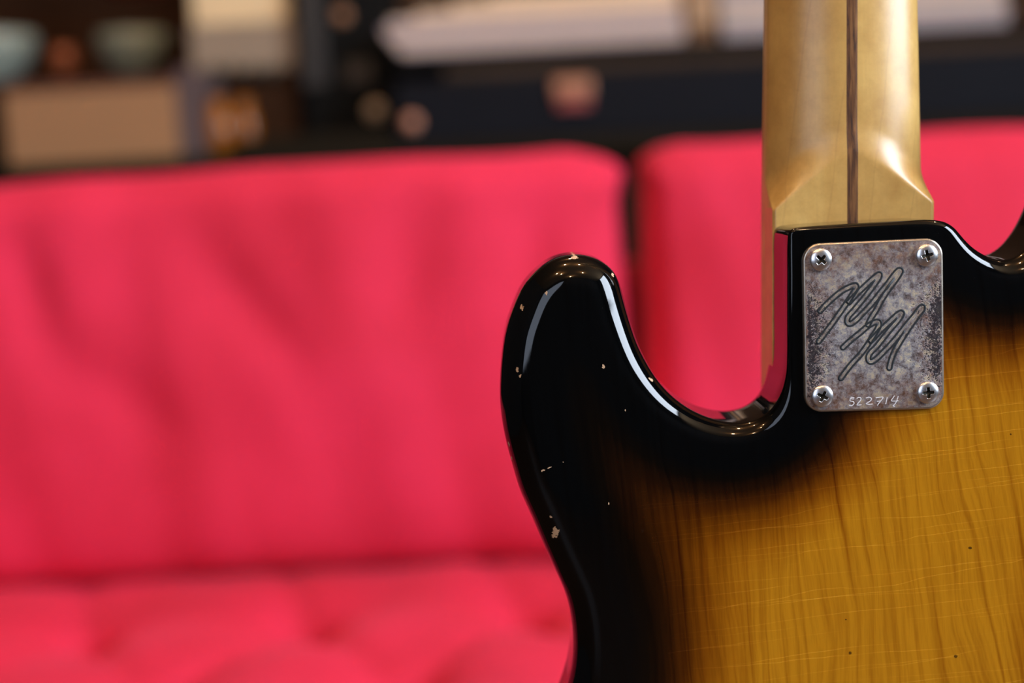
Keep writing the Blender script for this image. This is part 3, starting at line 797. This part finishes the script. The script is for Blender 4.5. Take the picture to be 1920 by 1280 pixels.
# red round tin hanging under the upper part
c_ = P(238, -44, YS + .05)
lt = lathe('red_shade', [(.020, .06), (.045, .04), (.062, 0), (.060, 0), (.043, .038), (.018, .057)], (c_.x, YS + .1, c_.z - .02), simple('red_enamel', (.32, .012, .010), .4), None, 32)
lt['label'] = 'red round enamel shade above the shelf at top edge'; lt['category'] = 'lamp shade'
box('hanging_rod', (c_.x, YS + .1, (c_.z + 1.5) / 2 + .02), (.006, .006, 1.54 - c_.z - .03), simple('black_rod', (.02, .02, .02), .5), None, 0)
rod = bpy.data.objects['hanging_rod']; sub(rod, lt)

# old amplifier: cream grille above a taupe control panel with dark knobs
YA = BYD + .30
x0, x1, zb, zt_ = span(352, 548, -90, 134, YA)
amp = empty('amplifier', ((x0 + x1) / 2, YA + .12, SBZ), 'cream amplifier with taupe control panel and dark knobs left of black rack', 'amplifier')
zp0, zp1 = P(450, 132, YA).z, P(450, 44, YA).z
box('lower_case', ((x0 + x1) / 2, YA + .11, (SBZ + zp0) / 2), (x1 - x0, .22, zp0 - SBZ), simple('brown_vinyl', (.032, .012, .004), .8), amp, .004)
box('control_panel', ((x0 + x1) / 2, YA + .11, (zp0 + zp1) / 2), (x1 - x0, .22, zp1 - zp0), simple('taupe_metal', (.29, .22, .155), .5), amp, .003)
box('grille', ((x0 + x1) / 2, YA + .11, (zp1 + zt_) / 2), (x1 - x0 - .012, .22, zt_ - zp1), simple('cream_grille', (.78, .60, .35), .6), amp, .004)
kn = None
for px in (402, 437, 474, 510):
    p = P(px, 135, YA - .012)
    if kn is None: kn = lathe('knob', [(.013, 0), (.013, .006), (.011, .018), (.006, .020)], (0, 0, 0), simple('black_knob', (.01, .012, .008), .4), None, 20, 'Y'); o = kn
    else: o = kn.copy(); C.objects.link(o)
    o.rotation_euler = (0, 0, 0); o.parent = amp; o.matrix_parent_inverse = Matrix.Translation(-amp.location); o.location = (p.x, YA, p.z)
# two amber glass jars in front of it
amber = simple('amber_glass', (.26, .085, .006), .25, 0, .1, 20, coat=.2)
for k, (px, py, r, lab) in enumerate(((408, 222, .026, 'amber glass jar beside the binder, in front of the amplifier'), (458, 212, .019, 'smaller amber jar right of the larger one, behind the sofa'))):
    p = P(px, py - 22 + 8 * k, BYD + .10 + .05 * k); h = p.z + .012 - SBZ
    tag(lathe('glass_jar', [(r * .7, 0), (r, .008), (r, h * .55), (r * .8, h * .75), (r * .55, h * .85), (r * .6, h)], (p.x, BYD + .10 + .05 * k, SBZ), amber, None, 24), lab, 'jar')
# dark olive tray low behind the sofa
x0, x1, _, z1 = span(448, 736, 252, 300, BYD + .05)
tag(box('flat_case', ((x0 + x1) / 2, BYD + .12, SBZ + (z1 - SBZ) / 2), (x1 - x0, .14, z1 - SBZ), simple('dark_olive', (.010, .007, .003), .8), None, .006), 'flat dark olive case lying in front of the black rack', 'case')

# black rack case with metal ball corners
YR = BYD + .27
x0, x1, _, _ = span(560, 735, 0, 100, YR)
zr0, zr1 = SBZ, P(650, -160, YR).z
blk = simple('black_vinyl', (.0022, .0027, .003), .75, 0, .3, 40)
blk2 = simple('charcoal_edge', (.013, .011, .010), .5, 0, .2, 40)
rack = empty('rack_case', ((x0 + x1) / 2, YR + .15, SBZ), 'tall black rack case with small metal corners and latches', 'rack case')
box('shell', ((x0 + x1) / 2, YR + .15, (zr0 + zr1) / 2), (x1 - x0, .30, zr1 - zr0), blk, rack, .006)
e0, e1, _, _ = span(560, 606, 0, 100, YR - .006)
box('edge_strip', ((e0 + e1) / 2, YR - .003, (P(580, 165, YR).z + zr1) / 2), (e1 - e0, .010, zr1 - P(580, 165, YR).z), blk2, rack, .002)
def stud(px, py, Y, mat, parent, r=.007, lab=None):
    p = P(px, py, Y); o = lathe('metal_stud', [(r, 0), (r, .002), (r * .8, .006), (r * .3, .0085)], (p.x, Y, p.z), mat, parent, 16, 'Y')
    return o
brass = simple('brass_stud', (.55, .26, .17), .5, .1); steel = simple('pale_stud', (.50, .38, .28), .5, .1); dim = simple('dull_stud', (.035, .028, .024), .6, .1)
stud(641, 30, YR, simple('dull_brass_stud', (.34, .17, .09), .5, .1), rack, .014)
stud(704, 208, YR, steel, rack, .016); 
box('latch', P(672, 136, YR) - Vector((0, .004, 0)), (.045, .010, .035), dim, rack, .002)

# navy flight case with latch, papers piled on top
YN = BYD + .10
navy = simple('navy_vinyl', (.0035, .0045, .0085), .7, 0, .25, 12)
a, b = P(738, 200, YN), P(2150, 200, YN); ztp = P(1100, 134, YN).z
case = empty('flight_case', ((a.x + b.x) / 2, YN + .2, SBZ), 'long navy-black flight case with coppery latch behind right half of sofa', 'flight case')
box('lower_shell', ((a.x + b.x) / 2, YN + .21, (SBZ + ztp) / 2), (b.x - a.x, .42, ztp - SBZ), navy, case, .010)
strip = simple('brown_valance', (.050, .033, .022), .8, 0, .4, 9)
za, zb_ = P(1100, 134, YN).z, P(1100, 112, YN).z
box('valance', ((a.x + b.x) / 2 + .04, YN + .21, (za + zb_) / 2), (b.x - a.x - .09, .41, zb_ - za), strip, case, .003)
zc = P(1100, 86, YN).z
box('lid', ((a.x + b.x) / 2, YN + .215, (zb_ + zc) / 2), (b.x - a.x - .01, .425, zc - zb_), blk, case, .006)
p = P(1074, 179, YN)
lat = box('latch', (p.x, YN - .004, p.z + .012), (.064, .012, .030), simple('copper_latch', (.42, .19, .11), .5, .2), case, .005)
sub(box('latch_hook', (p.x, YN - .005, p.z - .013), (.056, .012, .018), simple('red_latch', (.28, .055, .055), .5, .1), None, .004), lat)
stud(772, 230, YN, brass, case, .014)
# piles of paper on the lid
ORD = ['lowest', 'second from bottom', 'third from bottom', 'fourth from bottom', 'fifth from bottom', 'fourth from top', 'third from top', 'second from top', 'topmost']
def pile(starts, x_px1, where, grp, t, cols, d_):
    z = zc; n = len(starts)
    for k, x_px0 in enumerate(starts):
        a_, b_ = P(x_px0, 60, YN + .05).x, P(x_px1 - random.uniform(0, 12), 60, YN + .05).x
        th = t * random.uniform(.85, 1.15)
        nm, col = cols[k % len(cols)]
        o = box('magazine', ((a_ + b_) / 2, YN + .05 + d_ / 2 + random.uniform(0, .004) + .004 * k, z + th / 2), (b_ - a_, d_, th * .96), col, None, .0015)
        od = ORD[k] if k < 5 else ORD[9 - (n - k)]
        tag(o, nm + ' magazine, ' + od + where, 'magazine', grp); z += th
white = ('white', simple('paper_white', (.60, .49, .41), .7, 0, .06, 20)); lav = ('lavender', simple('paper_lavender', (.34, .295, .335), .7, 0, .06, 20)); cream = ('cream', simple('paper_cream', (.72, .55, .38), .7, 0, .06, 20)); grey = ('grey', simple('paper_grey', (.36, .34, .34), .7))
pile([752, 742, 732, 722, 716, 730, 780, 850, 920], 1286, ' in wide pile on flight case', 'wide pile of pale magazines on the flight case', .0112, [lav, white, lav, white, lav, white, cream, cream, cream], .3)
pile([1356] * 8, 1900, ' in pile behind the bass neck', 'pile of grey magazines on the flight case behind the neck', .012, [lav, grey, lav, white, grey, white], .3)
p0, p1 = P(1292, 60, YN + .05), P(1346, 60, YN + .05)
tb = empty('small_carton', ((p0.x + p1.x) / 2, YN + .16, zc), 'narrow tan carton standing between the two paper piles', 'box')
box('carton', ((p0.x + p1.x) / 2, YN + .16, zc + .055), (p1.x - p0.x - .004, .2, .11), simple('tan_card', (.42, .28, .17), .7), tb, .003)
box('label_band', ((p0.x + p1.x) / 2, YN + .159, zc + .018), (p1.x - p0.x - .002, .2, .024), simple('brown_band', (.16, .085, .045), .7), tb, .001)
